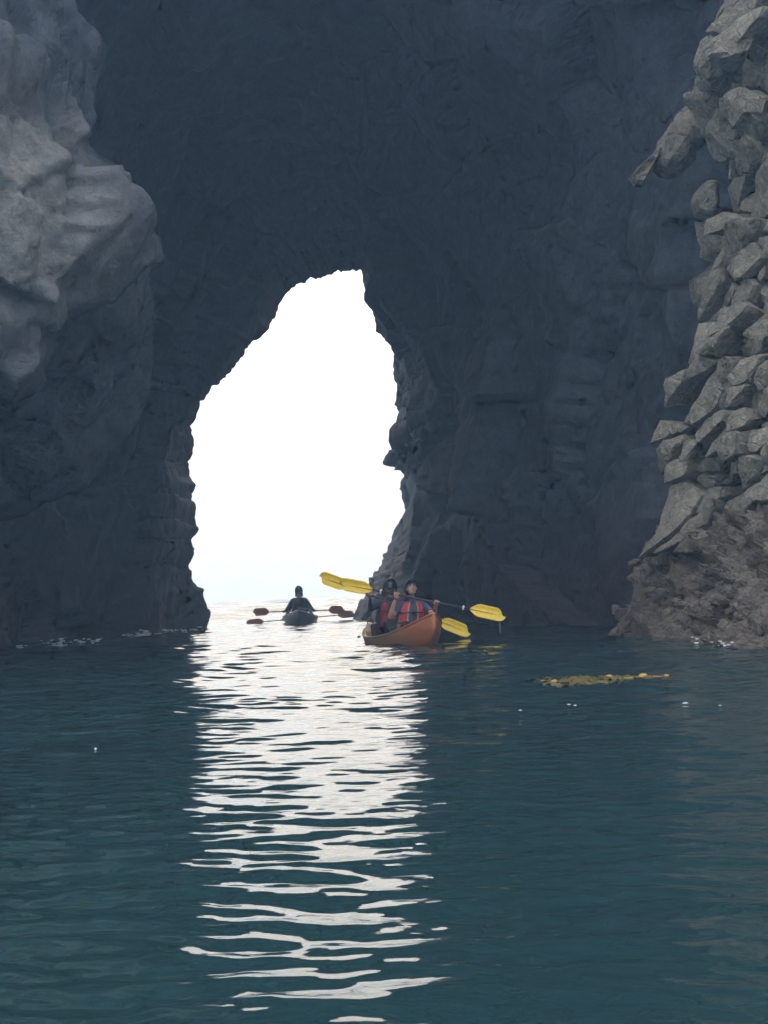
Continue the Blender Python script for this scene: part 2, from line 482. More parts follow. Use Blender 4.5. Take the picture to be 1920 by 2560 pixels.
def convex(cell_planes, box):
    """box cut by (point, normal) half spaces"""
    bm = bmesh.new()
    bmesh.ops.create_cube(bm, size=1)
    (x0, x1), (y0, y1), (z0, z1) = box
    for v in bm.verts:
        v.co = Vector((x0 if v.co.x < 0 else x1, y0 if v.co.y < 0 else y1, z0 if v.co.z < 0 else z1))
    for co, no in cell_planes:
        r = bmesh.ops.bisect_plane(bm, geom=bm.verts[:] + bm.edges[:] + bm.faces[:], plane_co=co, plane_no=no, clear_outer=True)
        ed = [e for e in r['geom_cut'] if isinstance(e, bmesh.types.BMEdge)]
        if len(ed) > 2:
            try: bmesh.ops.edgenet_fill(bm, edges=ed)
            except Exception: pass
        if len(bm.verts) < 4: return None
    bmesh.ops.remove_doubles(bm, verts=bm.verts[:], dist=.004)
    bmesh.ops.recalc_face_normals(bm, faces=bm.faces[:])
    return bm

EDGE_PX = [(1590, 1460), (1640, 1390), (1672, 1330), (1690, 1240), (1694, 1120), (1722, 1040), (1745, 890), (1800, 810), (1826, 720), (1832, 600), (1850, 510), (1850, 440), (1830, 330), (1800, 240), (1790, 140), (1840, 0), (1900, -160)]
EDGE = [P(a, b, 23.0) for a, b in EDGE_PX]
EZ = np.array([p.z for p in EDGE]); EX = np.array([p.x for p in EDGE])
DW = np.array([.50, -.866]); DN = np.array([-.866, -.50])
def cliff_pt(w, z, n):
    ex_ = np.interp(z, EZ, EX)
    return np.stack([ex_ + DW[0] * w + DN[0] * n, 23.0 + DW[1] * w + DN[1] * n, z], -1)

right_cliff_back = None
wv = np.concatenate([np.linspace(-1.2, 5, 80), np.linspace(5.5, 14, 20)]); zv = np.linspace(-.8, 10.5, 120)
WW, ZV = np.meshgrid(wv, zv)
nn = -.54 - 1.6 * np.clip(-WW, 0, 2) + .0 * WW
Vr = cliff_pt(WW, ZV, nn)
pf = Vr.reshape(-1, 3)
b2, c2 = blocks(pf, .6, 61, .15); b3, c3 = blocks(pf, .25, 62, .15)
off = (b2 * .5 + b3 * .4 + fbm(pf * .5, 3, 63) * .2).reshape(WW.shape)
Vr[..., 0] += DN[0] * off; Vr[..., 1] += DN[1] * off
cliff = grid_obj('right_cliff', Vr, MAT_CLIFF)
tag(cliff, 'sunlit fractured grey basalt cliff of the right cave mouth', kind='structure')

rg = random.Random(5)
CA, SA = math.cos(R(28)), math.sin(R(28))
def stretch(w, z): return ((w * CA + z * SA) / 1.3, (-w * SA + z * CA) / .85)
seeds = []
tries = 0
while len(seeds) < 270 and tries < 40000:
    tries += 1
    w, z = rg.uniform(-.25, 4.2), rg.uniform(1.35, 9.6)
    if z < 2.6: w = max(w, .05)
    rad = rg.choice((.14, .18, .22, .28, .36, .48))
    a, b = stretch(w, z)
    if all(math.hypot(a - q[3], b - q[4]) > .55 * (rad + q[5]) for q in seeds):
        seeds.append((w, z, rg.uniform(-.24, .20), a, b, rad))
for i, (w, z, n, a, b, rad) in enumerate(seeds):
    planes = []
    for j, q in enumerate(seeds):
        if j == i: continue
        dd = math.hypot(a - q[3], b - q[4])
        if dd > 1.5: continue
        t = .5 + .5 * (rad ** 2 - q[5] ** 2) / (dd ** 2 + 1e-6) * .8
        t = min(.85, max(.15, t))
        # plane normal in (w,z,n): gradient of the stretched distance
        da, db = q[3] - a, q[4] - b
        no = Vector((da * CA / 1.3 - db * SA / .85, da * SA / 1.3 + db * CA / .85, (q[2] - n) * rg.uniform(-.3, .6) * .8)).normalized()
        co = Vector((w + (q[0] - w) * t, z + (q[1] - z) * t, n)) - no * rg.uniform(.006, .026)
        planes.append((co, no))
    fr = n + rg.uniform(.02, .2)
    planes.append((Vector((w, z, fr)), Vector((rg.uniform(-.45, .3), rg.uniform(-.55, .25), 1)).normalized()))
    if rg.random() < .6:
        planes.append((Vector((w, z, fr + .03)), Vector((rg.uniform(-1, .2), rg.uniform(-.9, .9), .9)).normalized()))
    bm = convex(planes, ((max(-.5 if z > 2.6 else -.12, w - 1.1), w + 1.1), (max(z - 1.0, 1.0 + .3 * rg.random()), z + 1.0), (-.75, 1.0)))
    if bm is None or len(bm.faces) < 4: continue
    v, f = rough_block(bm, .13, .026, i, .42)
    bm.free()
    wp = cliff_pt(v[:, 0], v[:, 1], v[:, 2])
    mesh_obj('rock_block', wp, f, MAT_CLIFF, cliff)

def px_boulder(outline, d, thick, seed, mat=MAT_CLIFF, parent=None, name='rock_block', amp=.05, L=.2):
    rr = random.Random(seed)
    c = P(sum(p[0] for p in outline) / len(outline), sum(p[1] for p in outline) / len(outline), d)
    bm = bmesh.new()
    for (a, b) in outline:
        q = P(a, b, d)
        bm.verts.new(q + Vector((0, rr.uniform(-.1, .1) * thick, 0)))
        for sgn in (-1, 1):
            bm.verts.new(c + (q - c) * rr.uniform(.55, .8) + Vector((0, sgn * thick * rr.uniform(.35, .5), 0)))
    bmesh.ops.convex_hull(bm, input=bm.verts[:])
    loose = [v for v in bm.verts if not v.link_faces]
    if loose: bmesh.ops.delete(bm, geom=loose, context='VERTS')
    v, f = rough_block(bm, L, amp, seed, .25); bm.free()
    return mesh_obj(name, v, f, mat, parent)

for k, (ol, d, th) in enumerate([
    ([(1745, 150), (1762, 115), (1830, 70), (1892, 52), (1900, 90), (1870, 160), (1810, 185), (1770, 195), (1748, 172)], 22.6, 1.0),
    ([(1566, 448), (1590, 415), (1640, 372), (1660, 362), (1622, 440), (1608, 472), (1585, 470)], 24.6, .5),
    ([(1625, 430), (1640, 365), (1655, 325), (1700, 290), (1740, 320), (1730, 400), (1690, 435), (1650, 440)], 24.8, .9),
    ([(1655, 335), (1690, 290), (1730, 255), (1765, 262), (1775, 330), (1750, 380), (1690, 400)], 24.9, .9),
    ([(1730, 215), (1745, 185), (1775, 200), (1800, 260), (1770, 300), (1738, 262)], 24.7, .8),
    ([(1722, 505), (1745, 465), (1790, 450), (1800, 520), (1775, 560), (1735, 545)], 24.5, .7),
    ([(1740, 560), (1790, 540), (1830, 600), (1800, 660), (1755, 640)], 24.6, .8),
    ([(1720, 700), (1780, 660), (1830, 700), (1800, 780), (1730, 760)], 25.2, .8),
    ([(1760, 290), (1775, 270), (1860, 330), (1850, 420), (1790, 400), (1755, 345)], 23.4, .8),
    ([(1800, 240), (1850, 215), (1925, 260), (1915, 320), (1830, 320)], 22.4, .7),
]):
    px_boulder(ol, d, th, 300 + k, parent=cliff)

# tumbled boulders where the cliff edge meets the water
for k, (a, b, r_, d) in enumerate([(1590, 1560, 46, 24.3), (1640, 1545, 52, 24.0), (1610, 1500, 40, 24.1), (1660, 1470, 56, 23.6), (1625, 1445, 34, 23.9), (1690, 1530, 48, 23.4), (1680, 1400, 50, 23.3), (1645, 1405, 30, 23.7), (1720, 1440, 52, 22.9), (1575, 1592, 34, 24.5), (1720, 1350, 46, 22.9), (1640, 1595, 44, 23.9), (1700, 1590, 50, 23.2), (1750, 1500, 50, 22.4)]):
    ol = [(a + r_ * rg.uniform(.75, 1.15) * math.cos(t_), b + r_ * rg.uniform(.7, 1.1) * math.sin(t_)) for t_ in [q_ * .785 + rg.uniform(-.25, .25) for q_ in range(8)]]
    px_boulder(ol, d, r_ / 85.0, 500 + k, parent=cliff, name='boulder', amp=.045, L=.13)

# rubble foot sloping into the water
def foot_pt(u, q):
    """u 0..1 along the shore from far to near, q 0 water .. 1 wall"""
    bx = np.interp(u, [0, .12, .35, .7, 1], [3.75, 3.62, 3.95, 4.2, 5.2]); by = np.interp(u, [0, .12, .35, .7, 1], [25.6, 24.5, 20.8, 17.6, 12.0])
    tx = np.interp(u, [0, .12, .35, .7, 1], [4.4, 4.15, 5.1, 6.8, 9.5]); ty = np.interp(u, [0, .12, .35, .7, 1], [25.2, 23.6, 20.6, 17.0, 12.5])
    z = -.35 + 2.0 * q ** .75
    return np.stack([bx + (tx - bx) * q, by + (ty - by) * q, z], -1)
U, Q = np.meshgrid(np.linspace(0, 1, 260), np.linspace(0, 1, 70), indexing='ij')
Vf = foot_pt(U, Q)
pf = Vf.reshape(-1, 3)
b1, c1 = blocks(pf, .42, 71, .2); b2, c2 = blocks(pf, .17, 72, .25)
nr = grid_normals(Vf); nr *= np.sign(nr[..., 2:3] + 1e-6)
dz = (b1 * .6 + b2 * .75 - c1 * .05 - c2 * .035 + fbm(pf * 1.2, 3, 73) * .16).reshape(U.shape)
Vf = Vf + nr * dz[..., None]
MAT_FOOT = rock_mat('tidal_rock', (.10, .084, .073), (.205, .172, .146), (.36, .31, .265), None, 2.6, .7)
foot = grid_obj('rocky_shore', Vf, MAT_FOOT)
tag(foot, 'purplish brown rubble slope at the foot of the right cliff', kind='structure')
protos = []
for k in range(7):
    bm = bmesh.new()
    for _ in range(14):
        q = Vector((rg.gauss(0, 1), rg.gauss(0, 1), rg.gauss(0, 1))).normalized()
        bm.verts.new(Vector((q.x * 1.0, q.y * .8, q.z * .7)))
    bmesh.ops.convex_hull(bm, input=bm.verts[:])
    v, f = rough_block(bm, .55, .08, 400 + k, .3); bm.free()
    me = bpy.data.meshes.new('stone'); me.from_pydata(v.tolist(), [], f); me.materials.append(MAT_FOOT); protos.append(me)
for k in range(190):
    u, q = rg.uniform(.02, .8), rg.random() ** 1.2
    i, j = int(u * 259), int(q * 69)
    o = bpy.data.objects.new('stone', protos[k % 7]); COL.objects.link(o); o.parent = foot
    r = rg.uniform(.05, .11) if rg.random() < .8 else rg.uniform(.13, .22)
    o.location = Vf[i, j] + np.array([0, 0, r * .25]); o.scale = (r, r, r)
    o.rotation_euler = (rg.uniform(0, 6.3), rg.uniform(0, 6.3), rg.uniform(0, 6.3))

# ------------------------------------------------------------------ kayaks
MAT_ORANGE = None
def kayak_mat(name, bow, mid):
    t = NT(name)
    tc = t.n('ShaderNodeTexCoord').outputs['Object']
    sx = t.n('ShaderNodeSeparateXYZ'); t.l(tc, sx.inputs[0])
    n = t.noise(9, 4, .6, tc); n2 = t.noise(60, 3, .6, tc)
    a = t.n('ShaderNodeMath', operation='MULTIPLY_ADD'); t.l(n.outputs[0], a.inputs[0]); a.inputs[1].default_value = .5; t.l(sx.outputs[0], a.inputs[2])
    mr = t.n('ShaderNodeMapRange'); t.l(a.outputs[0], mr.inputs[0]); mr.inputs[1].default_value = .6; mr.inputs[2].default_value = 1.9
    c = t.mix(mr.outputs[0], mid, bow)
    sc = t.ramp(n2.outputs[0], [(.62, (0, 0, 0)), (.72, (.5, .5, .5))]).outputs[0]
    c = t.mix(sc, c, tuple(v * .6 for v in mid))
    t.l(c, t.b.inputs['Base Color'])
    t.b.inputs['Roughness'].default_value = .42
    t.l(t.bump(n2.outputs[0], .12, .004), t.b.inputs['Normal'])
    return t.m
MAT_BLACK = plain('black_plastic', (.015, .015, .017), .45)
MAT_NEARHULL = kayak_mat('orange_plastic', (.48, .17, .075), (.41, .27, .15))
MAT_FARHULL = kayak_mat('dark_plastic', (.06, .045, .05), (.07, .055, .06))
MAT_FARRIM = plain('pale_rim', (.42, .33, .28), .5)
MAT_SEAT = plain('seat_fabric', (.03, .03, .035), .8)

def build_kayak(name, mats, loc, heading, pitch=0, roll=0, L=3.9, beam=.86, sharp=.82, rise=.25):
    """local +X is the bow; heading: world angle of the bow direction"""
    root = empty(name, loc)
    root.rotation_euler = Matrix.Rotation(heading, 4, 'Z').__matmul__(Matrix.Rotation(-pitch, 4, 'Y')).__matmul__(Matrix.Rotation(roll, 4, 'X')).to_euler()
    nst, rows = 61, []
    for i in range(nst):
        u = -1 + 2 * i / (nst - 1)
        au = abs(u)
        hb = beam / 2 * max(.035, (1 - au ** 2.5)) ** sharp
        zs = .20 + rise * au ** 2.3
        zk = -.11 + .34 * au ** 7
        row = []
        for k in range(-9, 10):                       # outer hull, gunwale to gunwale under the keel
            a = k / 9.0
            yy = hb * math.copysign(abs(math.sin(a * math.pi / 2)) ** .8, a)
            zz = zk + (zs - zk) * (1 - math.cos(a * math.pi / 2)) ** .9
            row.append((u * L / 2 * (1 + .012 * (zz > .2)), yy, zz))
        cw = max(0, min(1, ((.46 if u > 0 else .68) - au) / .08))          # cockpit wells
        for k in range(8, -9, -1):                    # deck
            f = k / 9.0
            rail = 1 if abs(f) > .74 else 0
            crown = .065 * (1 - f * f) * (1 - cw) + .018 * (1 - abs(abs(f) - .87) / .13) * rail
            zz = zs + crown
            if not rail: zz = zs + crown - cw * (zs - .085) - (1 - cw) * .012
            row.append((u * L / 2, hb * f, zz))
        rows.append(row)
    V = np.array(rows); nc = V.shape[1]
    faces, mi = [], []
    for i in range(nst - 1):
        for j in range(nc):
            j2 = (j + 1) % nc
            faces.append((i * nc + j, i * nc + j2, (i + 1) * nc + j2, (i + 1) * nc + j))
    faces.append(tuple(range(nc))[::-1]); faces.append(tuple((nst - 1) * nc + j for j in range(nc)))
    hull = mesh_obj('hull', V.reshape(-1, 3), faces, mats[0], root, smooth=True)
    # gunwale rim on both sides
    for s in (-1, 1):
        pts = []
        for i in range(nst):
            q = V[i, 18 if s > 0 else 0]; pts.append(Vector((q[0], q[1], q[2] + .006)))
        tube('gunwale', pts, [.016] * len(pts), mats[1], root)
    for s in (-1, 1):                                  # carry handles at both ends
        b = V[-3 if s > 0 else 2, 9 + 18]
        x0 = s * (L / 2 - .10); zt = b[2] + .02
        tube('carry_handle', [Vector((x0 - .05, -.05, zt - .01)), Vector((x0 - .03, -.045, zt + .035)), Vector((x0, 0, zt + .05)), Vector((x0 - .03, .045, zt + .035)), Vector((x0 - .05, .05, zt - .01))], [.011] * 5, MAT_BLACK, root)
    return root, V

def tube(name, pts, rads, mat, parent, seg=8, link=True):
    pts = [Vector(p) for p in pts]
    V, F = [], []
    up = Vector((0, 0, 1))
    for i, p in enumerate(pts):
        t = (pts[min(i + 1, len(pts) - 1)] - pts[max(i - 1, 0)]).normalized()
        a = t.cross(up)
        if a.length < .1: a = t.cross(Vector((1, 0, 0)))
        a.normalize(); b = t.cross(a)
        for k in range(seg):
            an = 2 * math.pi * k / seg
            V.append(p + (a * math.cos(an) + b * math.sin(an)) * rads[i])
    for i in range(len(pts) - 1):
        for k in range(seg):
            F.append((i * seg + k, i * seg + (k + 1) % seg, (i + 1) * seg + (k + 1) % seg, (i + 1) * seg + k))
    F.append(tuple(range(seg))[::-1]); F.append(tuple((len(pts) - 1) * seg + k for k in range(seg)))
    if not link: return V, F
    return mesh_obj(name, [list(v) for v in V], F, mat, parent, smooth=True)

def pad(name, size, loc, mat, parent, rot=(0, 0, 0), bev=.02):
    bm = bmesh.new(); bmesh.ops.create_cube(bm, size=1)
    for v in bm.verts: v.co = Vector((v.co.x * size[0], v.co.y * size[1], v.co.z * size[2]))
    bmesh.ops.bevel(bm, geom=bm.edges[:], offset=min(bev, min(size) * .45), segments=2, affect='EDGES')
    me = bpy.data.meshes.new(name); bm.to_mesh(me); bm.free(); me.materials.append(mat); me.shade_smooth()
    o = bpy.data.objects.new(name, me); COL.objects.link(o); o.parent = parent
    o.location = loc; o.rotation_euler = rot
    return o

PSI = R(15)
K_FWD = Vector((math.sin(PSI), -math.cos(PSI), 0)); K_LEFT = Vector((math.cos(PSI), math.sin(PSI), 0))
bow = W(1086, 1613)
kc = bow - K_FWD * 1.85
near_kayak, kv = build_kayak('kayak', (MAT_NEARHULL, MAT_NEARHULL), (kc.x, kc.y, -.08), math.atan2(K_FWD.y, K_FWD.x), R(3), R(2), rise=.24)
tag(near_kayak, 'orange tandem kayak pointing its raised bow towards the camera', 'kayak', 'tandem kayaks')
FRONT_X, REAR_X = .42, -.72
for x in (FRONT_X, REAR_X):
    pad('seat', (.40, .46, .07), (x, 0, .11), MAT_SEAT, near_kayak)
    pad('seat_back', (.07, .46, .36), (x - .24, 0, .27), MAT_SEAT, near_kayak, (0, R(-12), 0))
for s in (-1, 1):
    for x in (.05, -1.1):
        pad('side_handle', (.16, .03, .035), (x, s * .42, .25), MAT_BLACK, near_kayak, bev=.01)

far_stern = W(748, 1560)
FPSI = R(178)
F_FWD = Vector((math.sin(R(-2)), math.cos(R(-2)), 0)); F_LEFT = Vector((-F_FWD.y, F_FWD.x, 0))
fc = far_stern + F_FWD * 1.9
far_kayak, fkv = build_kayak('kayak', (MAT_FARHULL, MAT_FARRIM), (fc.x, fc.y, -.04), math.atan2(F_FWD.y, F_FWD.x), R(-2.5), R(2), 3.9, 1.05, 1.05, .15)
tag(far_kayak, 'dark kayak with pale rim seen from its stern, heading out to sea', 'kayak', 'tandem kayaks')
for x in (FRONT_X, REAR_X):
    pad('seat', (.40, .46, .07), (x, 0, .11), MAT_SEAT, far_kayak)
    pad('seat_back', (.07, .46, .36), (x - .24, 0, .27), MAT_SEAT, far_kayak, (0, R(-12), 0))

# ------------------------------------------------------------------ paddles
MAT_YELLOW = plain('yellow_blade', (.88, .62, .03), .38, .08, 14)
MAT_RIDGE = plain('blade_ridge', (.55, .33, .03), .4)
MAT_REDBLADE = plain('orange_red_blade', (.62, .19, .08), .4, .1, 14)
MAT_SHAFT = plain('dark_shaft', (.035, .03, .045), .35)
MAT_GREY = plain('grey_grip', (.25, .25, .26), .5)
MAT_WHITE = plain('white_ring', (.85, .85, .84), .4)

def blade_mesh(A, t, side, nrm, length, width, mat, ridge, parent):
    """A: root on the shaft, t: outward direction, side: across the blade, nrm: blade face normal"""
    n, m = 22, 9
    V, F = [], []
    for lay in (1, -1):
        for i in range(n + 1):
            u = i / n
            if u < .30: hw = .12 + .88 * math.sin(u / .30 * math.pi / 2) ** 1.2
            elif u < .82: hw = 1.0
            else: hw = math.sqrt(max(0, 1 - ((u - .82) / .18) ** 2)) * .9 + .1 * (1 - (u - .82) / .18)
            for j in range(m + 1):
                f = -1 + 2 * j / m
                asym = .10 * f * u - .05 * u
                w_ = width / 2 * hw * f
                dish = .035 * (f * f) * hw - .045 * u * u
                th = .006 * (1 - .6 * abs(f)) + (.012 * (1 - u) * math.exp(-(f * 5) ** 2))
                p = A + t * (u * length * (1 + asym * .6)) + side * w_ + nrm * (dish + lay * th)
                V.append(list(p))
    k = (n + 1) * (m + 1)
    for i in range(n):
        for j in range(m):
            a = i * (m + 1) + j
            F.append((a, a + 1, a + m + 2, a + m + 1)); b = a + k
            F.append((b, b + m + 1, b + m + 2, b + 1))
    ring = [j for j in range(m + 1)] + [i * (m + 1) + m for i in range(1, n + 1)] + [n * (m + 1) + j for j in range(m - 1, -1, -1)] + [i * (m + 1) for i in range(n - 1, 0, -1)]
    for a, b in zip(ring, ring[1:] + ring[:1]): F.append((a, a + k, b + k, b))
    V = [list(Vector(v) - parent.location) for v in V]
    b = mesh_obj('blade', V, F, mat, parent, smooth=True)
    o = A - parent.location
    for s in (-1, 1):
        tube('ridge', [o + t * (length * u) + nrm * (-.045 * u * u + s * .011) for u in (.02, .25, .5, .72)], [.012, .010, .007, .003], ridge, b, 6)
    return b

def build_paddle(tipA, tipB, nA, nB, bl, bw, mats, label, group):
    """two ends of the paddle in the place; nA, nB blade face normals"""
    mid = (tipA + tipB) / 2
    root = empty('paddle', mid)
    ax = (tipB - tipA).normalized()
    a, b = tipA + ax * bl, tipB - ax * bl
    tube('shaft', [a - mid - ax * .05, (a + b) / 2 - mid, b - mid + ax * .05], [.0155] * 3, mats[2], root, 10)
    for A, t, nn_ in ((a, -ax, nA), (b, ax, nB)):
        nn_ = (nn_ - t * nn_.dot(t)).normalized()
        blade_mesh(A, t, t.cross(nn_).normalized(), nn_, bl, bw, mats[0], mats[1], root)
    for q in (a + ax * .13, b - ax * .10):
        tube('drip_ring', [q - mid - ax * .012, q - mid + ax * .012], [.036, .036], mats[3], root, 12)
    tag(root, label, 'paddle', group)
    return root, ax

CAMP = Vector((0, 0, CAM_H))
def face_to(p, dx=0, dz=0):
    v = (CAMP - p).normalized(); return (v + Vector((dx, 0, dz))).normalized()
pA, pB = P(848, 1458, 25.3), P(1262, 1540, 24.7)
fp, fax = build_paddle(pA, pB, face_to(pA, 0, .1), face_to(pB, 0, .25), .56, .205, (MAT_YELLOW, MAT_RIDGE, MAT_SHAFT, MAT_WHITE), 'yellow bladed paddle held across the chest of the front kayaker', 'yellow paddles')
rA, rB = P(798, 1440, 26.3), P(1175, 1582, 25.7)
rp, rax = build_paddle(rA, rB, face_to(rA, 0, .1), face_to(rB, 0, .2), .54, .205, (MAT_YELLOW, MAT_RIDGE, MAT_SHAFT, MAT_GREY), 'steeply tilted yellow paddle of the kayaker sitting behind', 'yellow paddles')
qA, qB = P(633, 1531, 48.6), P(862, 1524, 48.6)
up_p, upax = build_paddle(qA, qB, face_to(qA, 0, .4), face_to(qB, .1, .1), .5, .25, (MAT_REDBLADE, MAT_REDBLADE, MAT_SHAFT, MAT_SHAFT), 'upper of two orange red paddles at the distant kayak', 'orange red paddles')
lA, lB = P(616, 1558, 49.6), P(888, 1534, 49.6)
lo_p, loax = build_paddle(lA, lB, face_to(lA, 0, .5), face_to(lB, 0, .1), .55, .22, (MAT_REDBLADE, MAT_REDBLADE, MAT_SHAFT, MAT_SHAFT), 'lower of two orange red paddles at the distant kayak', 'orange red paddles')

# ------------------------------------------------------------------ people
MAT_SKIN = plain('skin', (.56, .31, .22), .5, .06)
MAT_SKIN_DARK = plain('shaded_skin', (.42, .23, .16), .5, .06)  # darker skin, shade on the rear kayaker's face put into the colour
MAT_SHIRT = plain('blue_shirt', (.055, .075, .16), .85)
MAT_NAVY = plain('navy_shirt', (.03, .045, .09), .85)
MAT_TROUSER = plain('dark_trousers', (.03, .03, .038), .85)
MAT_RED = plain('red_vest_cloth', (.52, .035, .05), .75)
MAT_DRED = plain('dark_red_vest_cloth', (.30, .03, .045), .75)
MAT_VGREY = plain('grey_vest_trim', (.30, .285, .29), .75)
MAT_VDARK = plain('dark_vest_panel', (.07, .07, .08), .8)
MAT_HELMET = plain('navy_helmet', (.012, .022, .04), .22, .1, 8)
MAT_EYE = plain('eye_dark', (.02, .015, .012), .3)
MAT_LIP = plain('lips', (.42, .16, .13), .5)
MAT_DJACKET = plain('dark_jacket', (.045, .04, .055), .8)

def skin_mesh(joints, edges):
    me = bpy.data.meshes.new('tmp_skin')
    names = list(joints)
    me.from_pydata([joints[n][0] for n in names], [], []); me.update()
    ix = {n: i for i, n in enumerate(names)}
    me.edges.add(len(edges)); me.edges.foreach_set('vertices', [ix[n] for e in edges for n in e[:2]])
    me.update()
    ob = bpy.data.objects.new('tmp_skin', me); COL.objects.link(ob)
    md = ob.modifiers.new('s', 'SKIN'); md.use_smooth_shade = True
    md.branch_smoothing = .6
    for i, n in enumerate(names):
        r = joints[n][1]
        sv = me.skin_vertices[0].data[i]
        sv.radius = r if isinstance(r, tuple) else (r, r)
        sv.use_root = (i == 0)
    sub = ob.modifiers.new('b', 'SUBSURF'); sub.levels = sub.render_levels = 2
    dg = bpy.context.evaluated_depsgraph_get()
    em = bpy.data.meshes.new_from_object(ob.evaluated_get(dg))
    v = [Vector(q.co) for q in em.vertices]; f = [list(p.vertices) for p in em.polygons]
    bpy.data.objects.remove(ob); bpy.data.meshes.remove(me); bpy.data.meshes.remove(em)
    # material of every face: that of the nearest bone
    mi = []
    segs = [(Vector(joints[a][0]), Vector(joints[b][0]), m) for a, b, m in edges]
    for q in f:
        c = sum((v[i] for i in q), Vector()) / len(q)
        best, bm_ = 1e9, 0
        for a, b, m in segs:
            d = b - a; t = max(0, min(1, (c - a).dot(d) / (d.length_squared + 1e-9)))
            L_ = (c - a - d * t).length
            if L_ < best: best, bm_ = L_, m
        mi.append(bm_)
    return v, f, mi

def add(acc, v, f, m):
    o = len(acc[0]); acc[0].extend(v); acc[1].extend([[i + o for i in q] for q in f])
    acc[2].extend(m if isinstance(m, list) else [m] * len(f))

def hand(acc, c, ax, into, m):
    """fist round a shaft through c along ax; into: from the wrist to the shaft"""
    ax = ax.normalized(); into = (into - ax * into.dot(ax)).normalized(); sd = ax.cross(into)
    pal = c - into * .036
    bm = bmesh.new(); bmesh.ops.create_uvsphere(bm, u_segments=10, v_segments=7, radius=1)
    v = [pal + ax * (q.co.x * .046) + into * (q.co.y * .024) + sd * (q.co.z * .040) for q in bm.verts]
    add(acc, v, [[x.index for x in q.verts] for q in bm.faces], m); bm.free()
    for k in range(4):
        o = c + ax * ((k - 1.5) * .0215); ln = (.9, 1.05, 1.0, .82)[k]
        pts = [o + (-into * math.cos(a) + sd * math.sin(a)) * (.030 + .002 * math.sin(a * 3)) for a in [x * ln for x in (.3, .9, 1.5, 2.1, 2.8, 3.5, 4.0)]]
        add(acc, *tube('', pts, [.0105, .0105, .011, .0098, .0095, .0088, .0065], None, None, 7, False), m)
    o = c + ax * .040
    pts = [o - into * .03 - ax * .012, o - into * .02 - sd * .022, o - sd * .031 + into * .006, o - sd * .024 + into * .022 - ax * .008, o - sd * .008 + into * .031 - ax * .016]
    add(acc, *tube('', pts, [.013, .0125, .0115, .010, .007], None, None, 7, False), m)

def head(acc, c, f, u, skin, eye, lip):
    """c centre, f face direction, u crown direction"""
    f = f.normalized(); l = u.cross(f).normalized(); u = f.cross(l).normalized()
    bm = bmesh.new(); bmesh.ops.create_uvsphere(bm, u_segments=32, v_segments=24, radius=1)
    V = []
    for q in bm.verts:
        x, y, z = q.co.x, q.co.y, q.co.z           # x: left, y: face, z: crown
        jaw = 1 - .22 * max(0, -z) ** 1.3
        px_, py_, pz_ = x * .077 * jaw, y * .097 * (1 - .06 * max(0, -z)), z * .118
        if y > 0:
            py_ += .026 * math.exp(-((x / .16) ** 2)) * math.exp(-(((z + .10) / .2) ** 2))      # nose
            py_ -= .010 * math.exp(-(((abs(x) - .42) / .2) ** 2)) * math.exp(-(((z - .10) / .14) ** 2))   # eye sockets
            py_ += .006 * math.exp(-((x / .4) ** 2)) * math.exp(-(((z + .52) / .09) ** 2))      # lips
            py_ += .010 * math.exp(-((x / .3) ** 2)) * math.exp(-(((z + .86) / .15) ** 2))      # chin
            py_ += .006 * math.exp(-((x / .7) ** 2)) * math.exp(-(((z - .28) / .1) ** 2))       # brow
        V.append(c + l * px_ + f * py_ + u * pz_)
    F = [[x.index for x in q.verts] for q in bm.faces]
    mi = []
    for q in bm.faces:
        m_ = q.calc_center_median()
        mi.append(lip if (m_.y > .5 and abs(m_.x) < .3 and abs(m_.z + .52) < .075) else skin)
    bm.free(); add(acc, V, F, mi)
    for s in (-1, 1):
        for (ctr, rad, m_) in ((c + l * (s * .034) + f * .082 + u * .012, (.014, .008, .009), eye), (c + l * (s * .078) + u * -.005, (.012, .022, .033), skin)):
            bm = bmesh.new(); bmesh.ops.create_uvsphere(bm, u_segments=10, v_segments=7, radius=1)
            add(acc, [ctr + l * (q.co.x * rad[0]) + f * (q.co.y * rad[1]) + u * (q.co.z * rad[2]) for q in bm.verts], [[x.index for x in q.verts] for q in bm.faces], m_); bm.free()
    return l, u

